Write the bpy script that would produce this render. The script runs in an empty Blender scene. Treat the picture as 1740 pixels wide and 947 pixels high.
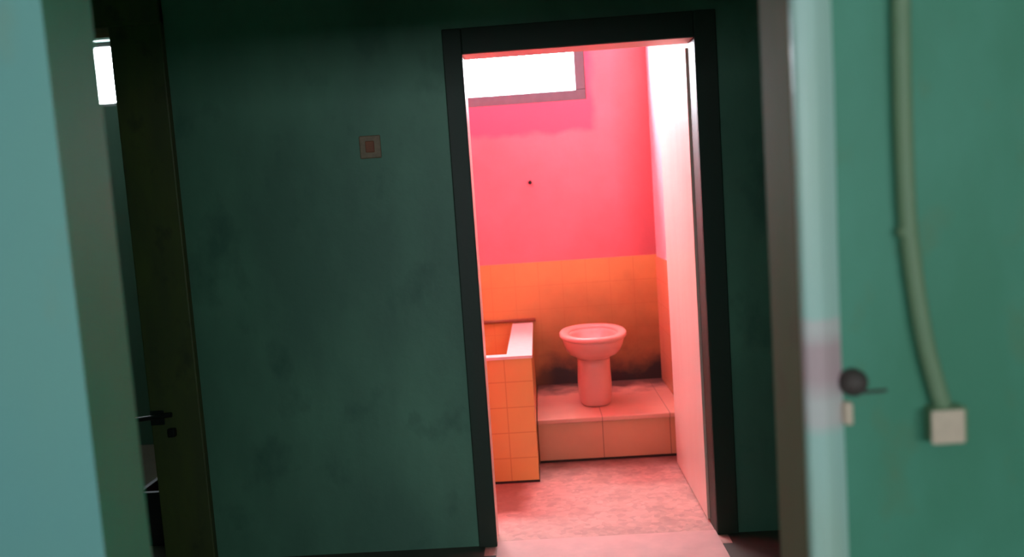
import bpy, bmesh, math, random
from mathutils import Vector, Matrix, noise
random.seed(7)
S = bpy.context.scene
COL = S.collection

# ---------------------------------------------------------------- camera
F = 1400.0
cam_d = bpy.data.cameras.new('camera')
cam_d.sensor_width = 36.0
cam_d.lens = 36.0 * F / 1740.0
cam_d.clip_start = 0.02
cam_d.dof.use_dof = True
cam_d.dof.focus_distance = 3.3
cam_d.dof.aperture_fstop = 1.7
cam = bpy.data.objects.new('camera', cam_d)
COL.objects.link(cam)
yw, pt, rl = math.radians(2.0), math.radians(5.1), math.radians(3.9)
fw = Vector((-math.sin(yw) * math.cos(pt), math.cos(yw) * math.cos(pt), -math.sin(pt)))
rt = Vector((math.cos(yw), math.sin(yw), 0)); up = rt.cross(fw)
rt2 = rt * math.cos(rl) - up * math.sin(rl); up2 = up * math.cos(rl) + rt * math.sin(rl)
cam.matrix_world = Matrix(((rt2.x, up2.x, -fw.x, 0), (rt2.y, up2.y, -fw.y, 0),
                           (rt2.z, up2.z, -fw.z, 1.4), (0, 0, 0, 1)))
S.camera = cam

# ---------------------------------------------------------------- exposure, sky
S.view_settings.view_transform = 'Standard'
S.view_settings.look = 'None'
S.view_settings.exposure = 0.0
S.view_settings.gamma = 1.0
S.view_settings.use_curve_mapping = False
W = bpy.data.worlds.new('overcast_sky'); S.world = W; W.use_nodes = True
bg = W.node_tree.nodes['Background']
bg.inputs[0].default_value = (0.88, 0.94, 1.0, 1); bg.inputs[1].default_value = 93.0

def portal(name, loc, sx, sy, rot):
    l = bpy.data.lights.new(name, 'AREA'); l.shape = 'RECTANGLE'; l.size = sx; l.size_y = sy
    l.cycles.is_portal = True
    o = bpy.data.objects.new(name, l); o.location = loc; o.rotation_euler = rot; COL.objects.link(o)
portal('window_portal', (-0.3, 5.34, 2.30), 1.2, 0.52, (math.radians(-90), 0, 0))
portal('window_portal', (-2.9, 5.34, 2.39), 0.8, 0.4, (math.radians(-90), 0, 0))
portal('window_portal', (0.3, -2.64, 1.60), 3.4, 0.8, (math.radians(90), 0, 0))

# ---------------------------------------------------------------- materials
def new_mat(name):
    m = bpy.data.materials.new(name); m.use_nodes = True
    nt = m.node_tree; b = nt.nodes['Principled BSDF']
    return m, nt, b, nt.nodes, nt.links
def mixc(nt, fac, a, b):
    n = nt.nodes.new('ShaderNodeMix'); n.data_type = 'RGBA'
    for sock, v in ((n.inputs[0], fac), (n.inputs[6], a), (n.inputs[7], b)):
        if isinstance(v, bpy.types.NodeSocket): nt.links.new(v, sock)
        else: sock.default_value = v if not isinstance(v, tuple) else (*v, 1)[:4]
    return n.outputs[2]
def ramp(nt, src, p0, p1):
    r = nt.nodes.new('ShaderNodeMapRange'); nt.links.new(src, r.inputs[0])
    r.inputs[1].default_value = p0; r.inputs[2].default_value = p1
    return r.outputs[0]
def math_(nt, op, a, b):
    n = nt.nodes.new('ShaderNodeMath'); n.operation = op
    for i, v in enumerate((a, b)):
        if isinstance(v, bpy.types.NodeSocket): nt.links.new(v, n.inputs[i])
        else: n.inputs[i].default_value = v
    return n.outputs[0]
def coords(nt):
    g = nt.nodes.new('ShaderNodeNewGeometry'); return g.outputs['Position']
def noise_n(nt, scale, detail=4, stretch=None, rough=.55):
    n = nt.nodes.new('ShaderNodeTexNoise'); n.inputs['Scale'].default_value = scale
    n.inputs['Detail'].default_value = detail; n.inputs['Roughness'].default_value = rough
    p = coords(nt)
    if stretch:
        v = nt.nodes.new('ShaderNodeVectorMath'); v.operation = 'MULTIPLY'
        nt.links.new(p, v.inputs[0]); v.inputs[1].default_value = stretch; p = v.outputs[0]
    nt.links.new(p, n.inputs['Vector']); return n.outputs['Fac']
def bump(nt, b, h, strength, dist=.004):
    n = nt.nodes.new('ShaderNodeBump'); n.inputs['Strength'].default_value = strength
    n.inputs['Distance'].default_value = dist
    nt.links.new(h, n.inputs['Height']); nt.links.new(n.outputs[0], b.inputs['Normal'])

def paint(name, c, c2, c3=None, rough=.55, scale=3.0, stretch=(1, 1, .45), amt=.55, bmp=.25, spec=.4):
    """wall paint, blotched with two other tones"""
    m, nt, b, N, L = new_mat(name)
    n1 = ramp(nt, noise_n(nt, scale, 5, stretch), .38, .66)
    col = mixc(nt, math_(nt, 'MULTIPLY', n1, amt), c, c2)
    if c3:
        n2 = ramp(nt, noise_n(nt, scale * 2.3, 6, (1, 1, .7)), .58, .72)
        col = mixc(nt, math_(nt, 'MULTIPLY', n2, .6), col, c3)
    L.new(col, b.inputs['Base Color'])
    b.inputs['Roughness'].default_value = rough
    b.inputs['Specular IOR Level'].default_value = spec
    bump(nt, b, noise_n(nt, 26, 5), bmp)
    return m
def plain(name, c, rough=.5, metal=0.0, var=.15, scale=20):
    m, nt, b, N, L = new_mat(name)
    d = tuple(x * (1 - var) for x in c)
    L.new(mixc(nt, ramp(nt, noise_n(nt, scale, 4), .3, .7), c, d), b.inputs['Base Color'])
    b.inputs['Roughness'].default_value = rough; b.inputs['Metallic'].default_value = metal
    return m
def axis_line(nt, comp, size, off, w):
    """1 inside a joint every «size» metres along one axis"""
    s = nt.nodes.new('ShaderNodeSeparateXYZ'); nt.links.new(coords(nt), s.inputs[0])
    v = math_(nt, 'DIVIDE', math_(nt, 'SUBTRACT', s.outputs[comp], off), size)
    f = math_(nt, 'FRACT', v, 0.0)
    d = math_(nt, 'ABSOLUTE', math_(nt, 'SUBTRACT', f, .5), 0.0)
    return math_(nt, 'GREATER_THAN', d, .5 - w / size / 2)
def tiles(name, c, c2, grout, size=(.15, .15, .15), off=(0, 0, 0), comps=(0, 2), w=.004, rough=.25,
          foot_tone=None, foot_h=0.0):
    m, nt, b, N, L = new_mat(name)
    col = mixc(nt, ramp(nt, noise_n(nt, 2.2, 4), .35, .7), c, c2)
    ln = None
    for k in comps:
        a = axis_line(nt, k, size[k], off[k], w)
        ln = a if ln is None else math_(nt, 'MAXIMUM', ln, a)
    col = mixc(nt, math_(nt, 'MULTIPLY', ln, .75), col, grout)
    if foot_tone:                       # browner, then near black towards the bottom, with a ragged edge
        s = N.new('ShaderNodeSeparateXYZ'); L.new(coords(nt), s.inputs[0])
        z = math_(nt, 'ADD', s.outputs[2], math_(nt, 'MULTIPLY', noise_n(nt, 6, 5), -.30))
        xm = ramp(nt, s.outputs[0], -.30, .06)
        col = mixc(nt, math_(nt, 'MULTIPLY', math_(nt, 'MULTIPLY', ramp(nt, z, foot_h, foot_h - .44), .85), xm), col, (.27, .105, .03))
        col = mixc(nt, math_(nt, 'MULTIPLY', ramp(nt, z, .30, .15), xm), col, foot_tone)
    L.new(col, b.inputs['Base Color']); b.inputs['Roughness'].default_value = rough
    bump(nt, b, math_(nt, 'SUBTRACT', 1.0, ln), .3, .002)
    return m

GREEN = (.075, .30, .185)
M = {}
M['green_near'] = paint('green_wall_paint', (.060, .235, .14), (.09, .31, .215), (.105, .205, .10), scale=4, amt=.8)
M['green_reveal'] = paint('green_reveal_paint', (.055, .36, .20), (.065, .42, .24), scale=4)
M['green_dark'] = paint('green_hall_paint', (.088, .19, .135), (.135, .29, .20), (.05, .125, .09), scale=2.2, amt=.9, bmp=.35)
M['green_dim'] = paint('dingy_green_paint', (.04, .085, .06), (.05, .10, .08), (.07, .075, .05), scale=3)  # left room's lack of light put into a darker green
M['teal_pale'] = paint('pale_teal_paint', (.20, .43, .38), (.17, .41, .41), (.24, .39, .31), scale=2.5, amt=.7)
M['frame_dark'] = paint('dark_green_timber_paint', (.018, .035, .022), (.03, .03, .02), scale=5, stretch=(3, 3, .3))
M['brown_post'] = paint('brown_post_timber', (.085, .09, .035), (.13, .14, .03), (.05, .045, .025), scale=5, stretch=(2, 2, .5))
M['brown_reveal'] = paint('brown_timber_reveal', (.27, .19, .115), (.21, .19, .095), (.25, .14, .09), scale=6, stretch=(3, 3, .2), spec=.1, rough=.8)
M['ceiling'] = paint('grey_ceiling_paint', (.45, .50, .45), (.38, .42, .38))
M['hall_floor'] = paint('hall_floor_screed', (.10, .085, .065), (.06, .06, .05), scale=6, stretch=(1, 1, 1))
M['pink'] = None
M['white_side'] = paint('pale_pink_side_paint', (.86, .72, .76), (.84, .60, .66), scale=3, amt=.5, rough=.35)
M['door_leaf'] = paint('pale_door_paint', (.88, .63, .54), (.86, .56, .47), scale=4, stretch=(2, 2, .3), rough=.35)
M['ceramic'] = plain('vitreous_ceramic', (.82, .36, .30), .3, 0, .08, 6)
M['black_metal'] = plain('blackened_metal', (.012, .012, .011), .55, .3)
M['black_plastic'] = plain('black_plastic', (.004, .004, .005), .5)
M['coping'] = plain('pale_coping_cement', (.85, .62, .56), .4, 0, .1)
M['socket'] = plain('offwhite_plastic', (.72, .53, .40), .4, 0, .12, 60)
M['window_grey'] = plain('grey_window_paint', (.15, .12, .13), .6)
M['conduit'] = paint('painted_conduit', (.17, .26, .15), (.22, .27, .14), (.24, .31, .19), scale=9, stretch=(1, 1, .5))
M['rust'] = paint('rusty_pipe', (.30, .09, .04), (.16, .05, .03), scale=14, stretch=(1, 1, 1))
M['brass'] = plain('worn_switch_plastic', (.26, .17, .10), .5, 0, .3, 40)

def pink_mat():
    m, nt, b, N, L = new_mat('pink_wall_paint')
    base = mixc(nt, ramp(nt, noise_n(nt, 2.4, 5), .35, .7), (.86, .20, .235), (.84, .165, .19))
    # deeper pink round the window
    s = N.new('ShaderNodeSeparateXYZ'); L.new(coords(nt), s.inputs[0])
    wob = math_(nt, 'MULTIPLY', math_(nt, 'SUBTRACT', noise_n(nt, 5, 3), .5), .10)
    zz = ramp(nt, math_(nt, 'ADD', s.outputs[2], wob), 1.81, 1.85)
    xx = ramp(nt, math_(nt, 'ADD', s.outputs[0], wob), .42, .37)
    col = mixc(nt, math_(nt, 'MULTIPLY', zz, xx), base, (.86, .10, .17))
    # browner towards the right corner
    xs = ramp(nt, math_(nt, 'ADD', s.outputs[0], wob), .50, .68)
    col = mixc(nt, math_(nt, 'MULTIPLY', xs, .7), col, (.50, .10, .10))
    L.new(col, b.inputs['Base Color']); b.inputs['Roughness'].default_value = .55
    bump(nt, b, noise_n(nt, 20, 5), .3)
    return m
M['pink'] = pink_mat()
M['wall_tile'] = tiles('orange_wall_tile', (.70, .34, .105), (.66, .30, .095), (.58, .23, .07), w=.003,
                       off=(.735, 5.2, 1.03), foot_tone=(.030, .016, .012), foot_h=.78, rough=.5)
M['side_tile'] = tiles('orange_side_tile', (.86, .44, .24), (.84, .40, .22), (.7, .3, .16), comps=(1, 2), w=.003, off=(.735, 5.2, 1.03))
M['tank_tile'] = tiles('amber_tank_tile', (.84, .44, .125), (.82, .39, .12), (.66, .28, .08), size=(.14, .14, .13), off=(-.07, 4.05, .65),
                       w=.005)
M['step_top'] = tiles('pale_step_nosing_tile', (.82, .42, .30), (.70, .34, .25), (.3, .12, .08), size=(.36, .3, .5), off=(-.08, 0, .5), comps=(0,), rough=.5)  # lit edge of the step put into a paler tile colour
def darken_back(m):  # darker towards the back of the slab, ragged edge
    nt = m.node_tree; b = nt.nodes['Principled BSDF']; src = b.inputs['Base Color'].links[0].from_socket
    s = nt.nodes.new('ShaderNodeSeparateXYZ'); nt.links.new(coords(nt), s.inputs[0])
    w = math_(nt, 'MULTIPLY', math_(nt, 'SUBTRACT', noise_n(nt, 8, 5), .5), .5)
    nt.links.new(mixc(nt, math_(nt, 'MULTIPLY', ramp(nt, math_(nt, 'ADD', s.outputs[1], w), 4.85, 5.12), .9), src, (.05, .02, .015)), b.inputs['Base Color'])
darken_back(M['step_top'])
M['step_tile'] = tiles('brown_pink_step_tile', (.74, .36, .20), (.66, .31, .18), (.22, .08, .05), size=(.36, .3, .5), off=(-.08, 0, .5), comps=(0,))

def floor_mat():
    m, nt, b, N, L = new_mat('mottled_mosaic_floor')
    v = N.new('ShaderNodeTexVoronoi'); v.inputs['Scale'].default_value = 38; L.new(coords(nt), v.inputs['Vector'])
    sep = N.new('ShaderNodeSeparateColor'); L.new(v.outputs['Color'], sep.inputs[0])
    col = mixc(nt, sep.outputs[0], (.74, .43, .35), (.56, .33, .27))
    col = mixc(nt, math_(nt, 'MULTIPLY', ramp(nt, noise_n(nt, 7, 5), .45, .7), .5), col, (.36, .22, .17))
    s = N.new('ShaderNodeSeparateXYZ'); L.new(coords(nt), s.inputs[0])
    wob = math_(nt, 'MULTIPLY', math_(nt, 'SUBTRACT', noise_n(nt, 7, 3), .5), .12)
    st = math_(nt, 'MULTIPLY', ramp(nt, math_(nt, 'ADD', s.outputs[0], wob), -.10, -.17),
               ramp(nt, math_(nt, 'ADD', s.outputs[1], wob), 3.62, 3.68))
    col = mixc(nt, math_(nt, 'MULTIPLY', st, .75), col, (.30, .09, .045))
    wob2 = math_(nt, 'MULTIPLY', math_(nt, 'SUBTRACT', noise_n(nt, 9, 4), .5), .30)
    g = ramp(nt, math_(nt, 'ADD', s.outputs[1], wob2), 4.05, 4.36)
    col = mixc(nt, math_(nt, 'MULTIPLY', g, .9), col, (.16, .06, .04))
    L.new(col, b.inputs['Base Color']); b.inputs['Roughness'].default_value = .6
    return m
M['bath_floor'] = floor_mat()

def casing_mat():
    m, nt, b, N, L = new_mat('pale_worn_casing_paint')
    base = mixc(nt, ramp(nt, noise_n(nt, 6, 4, (1, 1, .3)), .35, .7), (.46, .61, .51), (.45, .66, .61))
    s = N.new('ShaderNodeSeparateXYZ'); L.new(coords(nt), s.inputs[0])
    wob = math_(nt, 'MULTIPLY', math_(nt, 'SUBTRACT', noise_n(nt, 30, 3), .5), .02)
    z = math_(nt, 'ADD', s.outputs[2], wob)
    a = math_(nt, 'MULTIPLY', ramp(nt, z, 1.035, 1.055), ramp(nt, z, 1.21, 1.202))
    p = math_(nt, 'MULTIPLY', ramp(nt, z, 1.085, 1.12), ramp(nt, z, 1.19, 1.165))
    col = mixc(nt, math_(nt, 'MULTIPLY', a, .9), base, (.66, .58, .56))
    col = mixc(nt, math_(nt, 'MULTIPLY', p, .85), col, (.58, .36, .38))
    L.new(col, b.inputs['Base Color']); b.inputs['Roughness'].default_value = .4
    bump(nt, b, noise_n(nt, 30, 4), .2)
    return m
M['casing'] = casing_mat()
M['sill'] = plain('pale_pink_sill_stone', (.80, .48, .42), .6, 0, .15, 9)
M['grime'] = plain('black_grime', (.05, .02, .012), .8, 0, .3, 30)  # dark colour standing in for shade at the foot of step and tank

def glass_mat(k=1.0):
    m, nt, b, N, L = new_mat('window_glass')
    out = nt.nodes['Material Output']; t = N.new('ShaderNodeBsdfTransparent'); g = N.new('ShaderNodeBsdfGlossy')
    t.inputs[0].default_value = (.93 * k, .95 * k, .96 * k, 1); g.inputs['Roughness'].default_value = .05
    x = N.new('ShaderNodeMixShader'); x.inputs[0].default_value = .06
    L.new(t.outputs[0], x.inputs[1]); L.new(g.outputs[0], x.inputs[2]); L.new(x.outputs[0], out.inputs[0])
    return m
M['glass'] = glass_mat()
M['tinted_glass'] = glass_mat(.41)
def water_mat():
    m, nt, b, N, L = new_mat('toilet_water')
    b.inputs['Base Color'].default_value = (.30, .2, .17, 1); b.inputs['Roughness'].default_value = .04
    L.new(mixc(nt, noise_n(nt, 8, 2), (.32, .2, .17), (.26, .17, .14)), b.inputs['Base Color'])
    return m
M['water'] = water_mat()

# ---------------------------------------------------------------- mesh helpers
def obj(name, bm, mat, parent=None, smooth=False, bevel=0.0, seg=2):
    me = bpy.data.meshes.new(name); bm.to_mesh(me); bm.free()
    for mm in (mat if isinstance(mat, (list, tuple)) else [mat]): me.materials.append(mm)
    if smooth:
        for p in me.polygons: p.use_smooth = True
    o = bpy.data.objects.new(name, me); COL.objects.link(o)
    if parent:
        o.parent = parent; o.matrix_parent_inverse = Matrix.Translation(-parent.location) if parent.type == 'EMPTY' else parent.matrix_parent_inverse.inverted_safe() @ parent.matrix_parent_inverse
    if bevel:
        bv = o.modifiers.new('bevel', 'BEVEL'); bv.width = bevel; bv.segments = seg; bv.limit_method = 'ANGLE'
    return o
def bx(bm, x0, x1, y0, y1, z0, z1):
    r = bmesh.ops.create_cube(bm, size=1)
    for v in r['verts']:
        v.co = Vector(((x0 + x1) / 2 + v.co.x * (x1 - x0), (y0 + y1) / 2 + v.co.y * (y1 - y0), (z0 + z1) / 2 + v.co.z * (z1 - z0)))
    return r['verts']
def boxes(*bs):
    bm = bmesh.new()
    for b in bs: bx(bm, *b)
    return bm
def ring(bm, cx, cy, z, rx, ry, n=40, p=2.0):
    vs = []
    for i in range(n):
        a = 2 * math.pi * i / n; c, s = math.cos(a), math.sin(a)
        vs.append(bm.verts.new((cx + rx * math.copysign(abs(c) ** (2 / p), c), cy + ry * math.copysign(abs(s) ** (2 / p), s), z)))
    return vs
def loft(bm, rings, cap0=True, cap1=True):
    for a, b in zip(rings, rings[1:]):
        n = len(a)
        for i in range(n): bm.faces.new((a[i], a[(i + 1) % n], b[(i + 1) % n], b[i]))
    if cap0: bm.faces.new(list(reversed(rings[0])))
    if cap1: bm.faces.new(rings[-1])
def tube(bm, pts, r, n=14, flat=1.0):
    pts = [Vector(p) for p in pts]; rs = []
    for i, p in enumerate(pts):
        t = (pts[min(i + 1, len(pts) - 1)] - pts[max(i - 1, 0)]).normalized()
        u = t.cross(Vector((0, 1, 0)));
        if u.length < .1: u = t.cross(Vector((1, 0, 0)))
        u.normalize(); w = t.cross(u)
        rs.append([bm.verts.new(p + r * (u * math.cos(2 * math.pi * k / n) + w * flat * math.sin(2 * math.pi * k / n))) for k in range(n)])
    loft(bm, rs)
def spline(pts, k=6):
    P = [Vector(p) for p in pts]; out = []
    for i in range(len(P) - 1):
        a, b, c, d = P[max(i - 1, 0)], P[i], P[i + 1], P[min(i + 2, len(P) - 1)]
        for j in range(k):
            t = j / k
            out.append(.5 * (2 * b + (c - a) * t + (2 * a - 5 * b + 4 * c - d) * t * t + (3 * b - a - 3 * c + d) * t ** 3))
    out.append(P[-1]); return out
def struct(name, bm, mat, parent=None, **k):
    o = obj(name, bm, mat, parent, **k)
    if not parent: o['kind'] = 'structure'
    return o
def thing(name, label, cat, loc, group=None):
    o = bpy.data.objects.new(name, None); o.location = loc; o.empty_display_size = .1
    COL.objects.link(o); o['label'] = label; o['category'] = cat
    if group: o['group'] = group
    return o
def tag(o, label, cat):
    o['label'] = label; o['category'] = cat; return o

H = 2.8
YN0, YN1 = 1.2, 1.34          # wall with the near opening
YM0, YM1 = 3.3, 3.42          # wall with the bathroom door
YB = 5.2                      # window wall
XD0, XD1 = -.25, .645         # bathroom opening

# ---------------------------------------------------------------- structure
struct('floor', boxes((-4.2, 2.2, -2.5, YM0 - .10, -.1, 0), (-4.2, -1.05, YM0 - .10, YB, -.1, 0),
                      (-1.05, XD0 - .05, YM0 - .10, YM1, -.1, 0), (XD1 + .05, 2.2, YM0 - .10, YM1, -.1, 0)), M['hall_floor'])
struct('floor_bathroom', boxes((-1.05, .80, YM1, YB, -.1, .001), (XD0 - .05, XD1 + .05, YM0 - .10, YM1, -.1, .001)), M['bath_floor'])
struct('ceiling', boxes((-4.2, 2.2, -2.5, YB + .14, H, H + .1)), M['ceiling'])

# near wall: pale teal left piece, green right piece, unseen header set low to shade the hall top
def near_left():
    bm = boxes((-2.2, -.693, YN0, YN1, 0, H))
    bm.faces.ensure_lookup_table(); bm.normal_update()
    for f in bm.faces:
        f.material_index = 0 if f.normal.y < -.5 else 1
    return bm
struct('wall_near_left', near_left(), [M['teal_pale'], M['green_reveal']])
struct('wall_near_right', boxes((.376, 2.2, YN0, YN1, 0, H), (-.693, .376, YN0, YN1, 1.86, H)), M['green_near'])
struct('trim_1', boxes((.371, .376, YN0, YN1 + .004, 0, 1.86)), M['brown_reveal'])

# the pale rounded casing on the right edge of the near opening
def casing_bm():
    bm = bmesh.new(); rs = []
    prof = [(.372, YN0 + .001), (.372, YN0 - .010), (.376, YN0 - .016), (.388, YN0 - .020), (.400, YN0 - .019),
            (.412, YN0 - .013), (.424, YN0 - .005), (.432, YN0 + .001)]
    for z in [i * 1.86 / 24 for i in range(25)]:
        wob = .0012 * math.sin(z * 9)
        rs.append([bm.verts.new((x + wob * (1 if x > .38 else 0), y, z)) for x, y in prof])
    loft(bm, rs); return bm
struct('trim_2', casing_bm(), M['casing'], smooth=False)

# middle wall with two doorways
struct('wall_middle', boxes((-4.2, -2.55, YM0, YM1, 0, H), (-2.55, -1.50, YM0, YM1, 2.28, H), (-1.50, XD0 - .01, YM0, YM1, 0, H),
                            (XD0 - .01, XD1 + .025, YM0, YM1, 2.03, H), (XD1 + .025, 2.2, YM0, YM1, 0, H)), M['green_dark'])
struct('ceiling_bathroom', boxes((-1.05, .735, YM1 + .012, YB, H - .012, H)), M['white_side'])  # unseen pale ceiling skin added to bounce more light into the bathroom
struct('wall_bathroom_front', boxes((-1.05, XD0 - .01, YM1, YM1 + .012, .001, H - .012), (XD0 - .01, XD1 + .036, YM1, YM1 + .012, 2.04, H - .012)), M['pink'])  # unseen pink skin added for red bounce on surfaces facing the door
# side and far walls
struct('wall_left', boxes((-4.3, -4.2, 1.34, YB + .14, 0, H)), M['green_dark'])
struct('wall_right', boxes((2.2, 2.3, 1.34, YM1, 0, H)), M['green_dark'])
struct('wall_near_room_left', boxes((-2.3, -2.2, -2.5, YN1, 0, H)), M['teal_pale'])
struct('wall_near_room_right', boxes((2.2, 2.3, -2.5, YN1, 0, H)), M['green_near'])
struct('wall_near_return', boxes((-4.2, -2.3, YN0, YN1, 0, H)), M['green_dark'])
bx0, bx1, bz0, bz1 = -1.4, 2.0, 1.25, 1.95
struct('wall_behind', boxes((-2.3, bx0, -2.6, -2.5, 0, H), (bx1, 2.3, -2.6, -2.5, 0, H), (bx0, bx1, -2.6, -2.5, 0, bz0), (bx0, bx1, -2.6, -2.5, bz1, H)), M['green_near'])
struct('wall_partition', boxes((-1.15, -1.05, YM1, YB, 0, H)), M['pink'])

# far wall: window openings and (in the bathroom) tiles to 1.03 m
w1 = (-.90, .355, 2.02, 2.58)      # bathroom window opening
w2 = (-3.3, -2.50, 2.19, 2.60)
def far_wall(bxs): return boxes(*bxs)
struct('wall_back', boxes((-1.10, w1[0], YB, YB + .14, 0, H), (w1[0], w1[1], YB, YB + .14, 0, w1[2]),
                          (w1[0], w1[1], YB, YB + .14, w1[3], H), (w1[1], .9, YB, YB + .14, 0, H)), M['pink'])
struct('wall_back_left', boxes((-4.3, w2[0], YB, YB + .14, 0, H), (w2[0], w2[1], YB, YB + .14, 0, w2[2]),
                               (w2[0], w2[1], YB, YB + .14, w2[3], H), (w2[1], -1.10, YB, YB + .14, 0, H)), M['green_dim'])
struct('trim_3', boxes((-1.05, .735, YB - .010, YB, 0, 1.03)), M['wall_tile'], bevel=.002)
struct('wall_bathroom_right', boxes((.735, .84, YM1, YB, 0, H)), M['white_side'])
struct('trim_4', boxes((.727, .735, YM1, YB - .010, 0, 1.02)), M['side_tile'], bevel=.002)

def window(n, w, y, fr=.065, gl='glass'):
    f = bmesh.new()
    x0, x1, z0, z1 = w
    bx(f, x0, x1, y, y + .05, z0, z0 + fr); bx(f, x0, x1, y, y + .05, z1 - fr, z1)
    bx(f, x0, x0 + fr, y, y + .05, z0 + fr, z1 - fr); bx(f, x1 - fr, x1, y, y + .05, z0 + fr, z1 - fr)
    o = struct(n, f, M['window_grey'], bevel=.004)
    g = boxes((x0 + fr, x1 - fr, y + .02, y + .026, z0 + fr, z1 - fr))
    p = obj('pane', g, M[gl], o)
    return o
window('window_1', w1, YB + .005)
window('window_2', w2, YB + .06, fr=.03)
window('window_3', (bx0, bx1, bz0, bz1), -2.58, fr=.05, gl='tinted_glass')  # added window behind the camera, fill for hall and near walls

# bathroom door frame: dark timber architrave on the hall face, pale lining inside
struct('trim_5', boxes((XD0 - .075, XD0, YM0 - .018, YM0, 0, 2.10), (XD1 + .008, XD1 + .095, YM0 - .018, YM0, 0, 2.10),
                       (XD0, XD1 + .008, YM0 - .018, YM0, 2.0, 2.10)), M['frame_dark'], bevel=.004)
struct('trim_6', boxes((XD0 - .01, XD0, YM0, YM1, .001, 2.03), (XD0, XD1 + .008, YM0, YM1, 2.0, 2.03)), M['door_leaf'])
struct('trim_10', boxes((XD1 + .008, XD1 + .025, YM0, YM1, .001, 2.03)), M['frame_dark'])
struct('trim_11', boxes((XD0, XD1 + .008, YM0 - .25, YM0 + .02, .001, .008)), M['sill'], bevel=.002)
# open bathroom door leaf standing back against the right wall
dr = struct('door_1', boxes((XD1 - .002, XD1 + .031, YM1 + .008, YM1 + .77, .012, 1.985)), M['door_leaf'], bevel=.003)
for z in (.25, 1.0, 1.75):
    bm = bmesh.new(); tube(bm, [(XD1 + .034, YM1 + .004, z - .05), (XD1 + .034, YM1 + .004, z + .05)], .006)
    obj('hinge', bm, M['black_metal'], dr)

# left doorway frame: broad brown post and dark lintel
struct('trim_7', boxes((-1.635, -1.425, YM0 - .03, YM1 + .01, 0, 2.28)), M['brown_post'], bevel=.006)
struct('trim_8', boxes((-2.60, -1.425, YM0 - .04, YM1 + .01, 2.20, 2.44)), M['brown_post'], bevel=.006)
struct('trim_9', boxes((-2.62, -2.55, YM0 - .03, YM1 + .01, 0, 2.20)), M['brown_post'], bevel=.006)

# ---------------------------------------------------------------- plinth under the toilet
pl = thing('tiled_plinth', 'low raised plinth of brownish pink tile carrying the toilet', 'plinth', (.33, 4.76, 0))
obj('riser', boxes((-.068, .726, 4.345, 5.188, .002, .215)), M['step_tile'], pl, bevel=.003)
obj('top_slab', boxes((-.068, .726, 4.330, 5.188, .215, .242)), M['step_top'], pl, bevel=.006)

obj('grimy_joint', boxes((-.066, .726, 4.341, 4.3455, .002, .014)), M['grime'], pl)  # shade under the step front drawn as a dark strip
# ---------------------------------------------------------------- tiled water tank
TX0, TX1, TY0, TY1, TZ = -1.045, -.072, 4.05, 5.188, .65
tk = thing('tiled_tank', 'low orange tiled water tank left of the toilet with pale coping', 'tank', ((TX0 + TX1) / 2, 4.6, 0))
ix0, ix1, iy0, iy1 = TX0 + .08, TX1 - .125, TY0 + .065, TY1
b = boxes((TX0, TX1, TY0, iy0, .002, TZ - .014), (TX0, ix0, iy0, iy1, .002, TZ - .014), (ix1, TX1, iy0, iy1, .002, TZ - .014), (ix0, ix1, iy0, iy1, .002, .12))
obj('tank_wall', b, M['tank_tile'], tk)
b = boxes((TX0, TX1 + .004, TY0 - .006, iy0, TZ - .014, TZ), (TX0, ix0, iy0, iy1, TZ - .014, TZ), (ix1, TX1 + .004, iy0, iy1, TZ - .014, TZ))
obj('coping', b, M['coping'], tk)
obj('grimy_joint', boxes((TX0, TX1 + .003, TY0 - .003, TY0 + .20, .0015, .013)), M['grime'], tk)  # shade at the tank foot drawn as a dark strip
bm = bmesh.new(); tube(bm, [(TX0 + .01, 5.176, .668), (-.05, 5.176, .668)], .011)  # brown tube drawn along the dark line where tank meets wall
tag(obj('water_pipe', bm, M['rust'], smooth=True), 'thin rusty brown pipe along the tiled wall above the tank', 'pipe')

# ---------------------------------------------------------------- toilet
tb = .242; tx = .270
t = thing('toilet', 'bare ceramic toilet bowl on a slim pedestal standing on the plinth, no seat or cistern', 'toilet', (tx, 4.68, tb))
bm = bmesh.new()
prof = [(.262, .088, .135, 4.67), (.282, .108, .165, 4.645), (.30, .132, .200, 4.62), (.325, .150, .23, 4.60), (.355, .162, .250, 4.588),
        (.385, .170, .262, 4.58), (.405, .171, .264, 4.58)]
rs = [ring(bm, tx, cy, tb + z, rx, ry, p=2.25) for z, rx, ry, cy in prof]
inner = [(.408, .135, .218, 4.58), (.392, .128, .205, 4.58), (.37, .112, .175, 4.59), (.34, .085, .13, 4.60), (.318, .05, .07, 4.62), (.31, .02, .04, 4.62)]
rs += [ring(bm, tx, cy, tb + z, rx, ry, p=2.2) for z, rx, ry, cy in inner]
loft(bm, rs)
obj('bowl', bm, M['ceramic'], t, smooth=True)
bm = bmesh.new()
rp = [(.402, .172, .265), (.400, .181, .277), (.407, .186, .282), (.420, .186, .282), (.427, .180, .276), (.429, .165, .258), (.425, .148, .236), (.415, .136, .220), (.402, .136, .220)]
rs = [ring(bm, tx, 4.58, tb + z, rx, ry, 48, p=2.2) for z, rx, ry in rp]; rs.append(rs[0])
loft(bm, rs, False, False)
obj('rim', bm, M['ceramic'], t, smooth=True)
bm = bmesh.new()
prof = [(.001, .078, .130, 4.67), (.012, .086, .140, 4.67), (.05, .094, .146, 4.67), (.11, .096, .146, 4.67), (.17, .094, .142, 4.665), (.22, .092, .138, 4.66), (.275, .092, .140, 4.66)]
rs = [ring(bm, tx, cy, tb + z, rx, ry, p=2.6) for z, rx, ry, cy in prof]; loft(bm, rs)
obj('pedestal', bm, M['ceramic'], t, smooth=True)
bm = bmesh.new(); r0 = ring(bm, tx, 4.60, tb + .345, .090, .137, p=2.2); bm.faces.new(r0)
obj('water', bm, M['water'], t)

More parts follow.
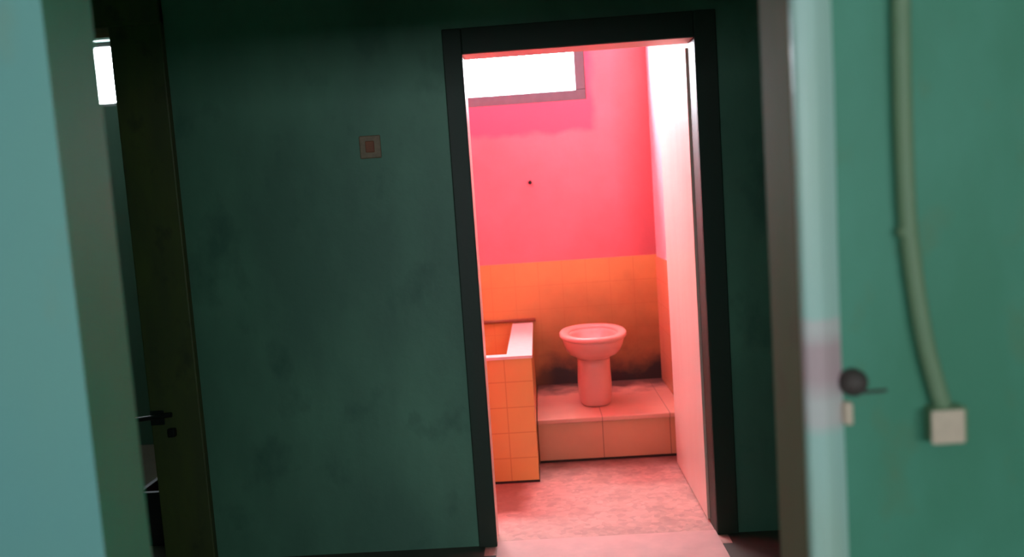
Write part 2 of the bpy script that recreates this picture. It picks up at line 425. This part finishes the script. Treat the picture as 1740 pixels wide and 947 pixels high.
# ---------------------------------------------------------------- small things
bm = bmesh.new(); tube(bm, [(-.028, YB + .004, 1.535), (-.028, YB - .02, 1.53)], .011)
tag(obj('nail', bm, M['black_metal']), 'small dark nail in the pink wall below the window', 'nail')

sw = thing('light_switch', 'small worn brownish light switch on the dark green wall left of the bathroom door', 'light switch', (-.642, YM0, 1.665))
obj('backplate', boxes((-.685, -.600, YM0 - .010, YM0, 1.622, 1.712)), M['brass'], sw, bevel=.004)
obj('rocker', boxes((-.660, -.625, YM0 - .016, YM0 - .010, 1.645, 1.690)), M['rust'], sw, bevel=.003)

hs = thing('latch', 'dark iron latch on the brown doorpost of the left doorway', 'latch', (-1.60, YM0 - .03, .66))
obj('backplate', boxes((-1.632, -1.575, YM0 - .036, YM0 - .03, .60, .66)), M['black_metal'], hs, bevel=.002)
bm = bmesh.new(); tube(bm, [(-1.70, YM0 - .042, .628), (-1.54, YM0 - .042, .642)], .010)
obj('bolt_rod', bm, M['black_metal'], hs)
obj('staple', boxes((-1.560, -1.530, YM0 - .055, YM0 - .03, .55, .585)), M['black_metal'], hs, bevel=.004)

def crate():
    x0, x1, y0, y1, z1 = -1.83, -1.56, 3.47, 3.77, .25
    c = thing('black_bin', 'black plastic bin on the floor inside the left doorway', 'bin', ((x0 + x1) / 2, 3.6, 0))
    bm = bmesh.new()
    def rr(z, g, w=0): return [bm.verts.new((x, y, z)) for x, y in ((x0 + g, y0 + g), (x1 - g, y0 + g), (x1 - g, y1 - g), (x0 + g, y1 - g))]
    loft(bm, [rr(.001, .02), rr(z1, .003), rr(z1, .011), rr(.012, .028)])
    obj('body', bm, M['black_plastic'], c)
    bm = bmesh.new()
    def r2(z, g): return [bm.verts.new((x, y, z)) for x, y in ((x0 - g, y0 - g), (x1 + g, y0 - g), (x1 + g, y1 + g), (x0 - g, y1 + g))]
    q = [r2(z1 - .016, .0), r2(z1 - .016, .008), r2(z1 + .003, .008), r2(z1 + .003, -.014), ]; q.append(q[0])
    loft(bm, q, False, False); obj('rim', bm, M['black_plastic'], c)
crate()

# painted conduit down to the socket box on the near green wall
yc = YN0 - .014
path = spline([(.538, yc, 2.79), (.533, yc, 2.3), (.530, yc, 1.9), (.528, yc, 1.65), (.527, yc, 1.52), (.529, yc, 1.36), (.538, yc, 1.25),
               (.551, yc, 1.16), (.566, yc, 1.095), (.573, yc, 1.070)])
path = [p + Vector((-.006, 0, 0)) for p in path]
bm = bmesh.new(); tube(bm, path, .0125, 18)
cd = thing('conduit', 'green painted conduit bending down the right wall to the socket box', 'conduit', (.528, YN0, 1.65))
obj('pipe', bm, M['conduit'], cd, smooth=True)
for x, z in ((.5225, 1.325),):
    bm = bmesh.new()
    pts = [(x - .0145 * math.cos(a), yc - .0145 * math.sin(a), z) for a in [math.pi * k / 8 for k in range(9)]]
    va = [bm.verts.new((a, b_, c - .006)) for a, b_, c in pts]; vb = [bm.verts.new((a, b_, c + .006)) for a, b_, c in pts]
    for i in range(len(pts) - 1): bm.faces.new((va[i], va[i + 1], vb[i + 1], vb[i]))
    o = obj('clip', bm, M['conduit'], cd); sm = o.modifiers.new('s', 'SOLIDIFY'); sm.thickness = .0015
sb = thing('socket_box', 'small off-white socket box on the green wall below the bent conduit', 'socket', (.578, YN0, 1.045))
obj('body', boxes((.546, .596, YN0 - .030, YN0, 1.017, 1.070)), M['conduit'], sb, bevel=.005, seg=3)
obj('cover_plate', boxes((.541, .588, YN0 - .037, YN0 - .030, 1.019, 1.068)), M['socket'], sb, bevel=.003, seg=3)

# bolt on the near wall beside the casing
db = thing('door_bolt', 'dark rusty bolt beside the pale door casing on the green wall', 'bolt', (.455, YN0, 1.105))
bm = bmesh.new()
r0 = []
rs = []
for y, r in ((YN0, .020), (YN0 - .012, .020), (YN0 - .022, .015), (YN0 - .026, .006)):
    rs.append([bm.verts.new((.443 + r * math.cos(2 * math.pi * k / 24), y, 1.110 + r * math.sin(2 * math.pi * k / 24))) for k in range(24)])
loft(bm, rs)
M['dark_rust'] = plain('dark_rusty_iron', (.085, .06, .052), .7, .1, .4, 50)
obj('knob', bm, M['dark_rust'], db, smooth=True)
bm = bmesh.new(); tube(bm, [(.440, YN0 - .006, 1.094), (.492, YN0 - .004, 1.094)], .0022)
obj('rod', bm, M['dark_rust'], db)
obj('keeper', boxes((.427, .440, YN0 - .016, YN0, 1.048, 1.082)), M['socket'], db, bevel=.004)
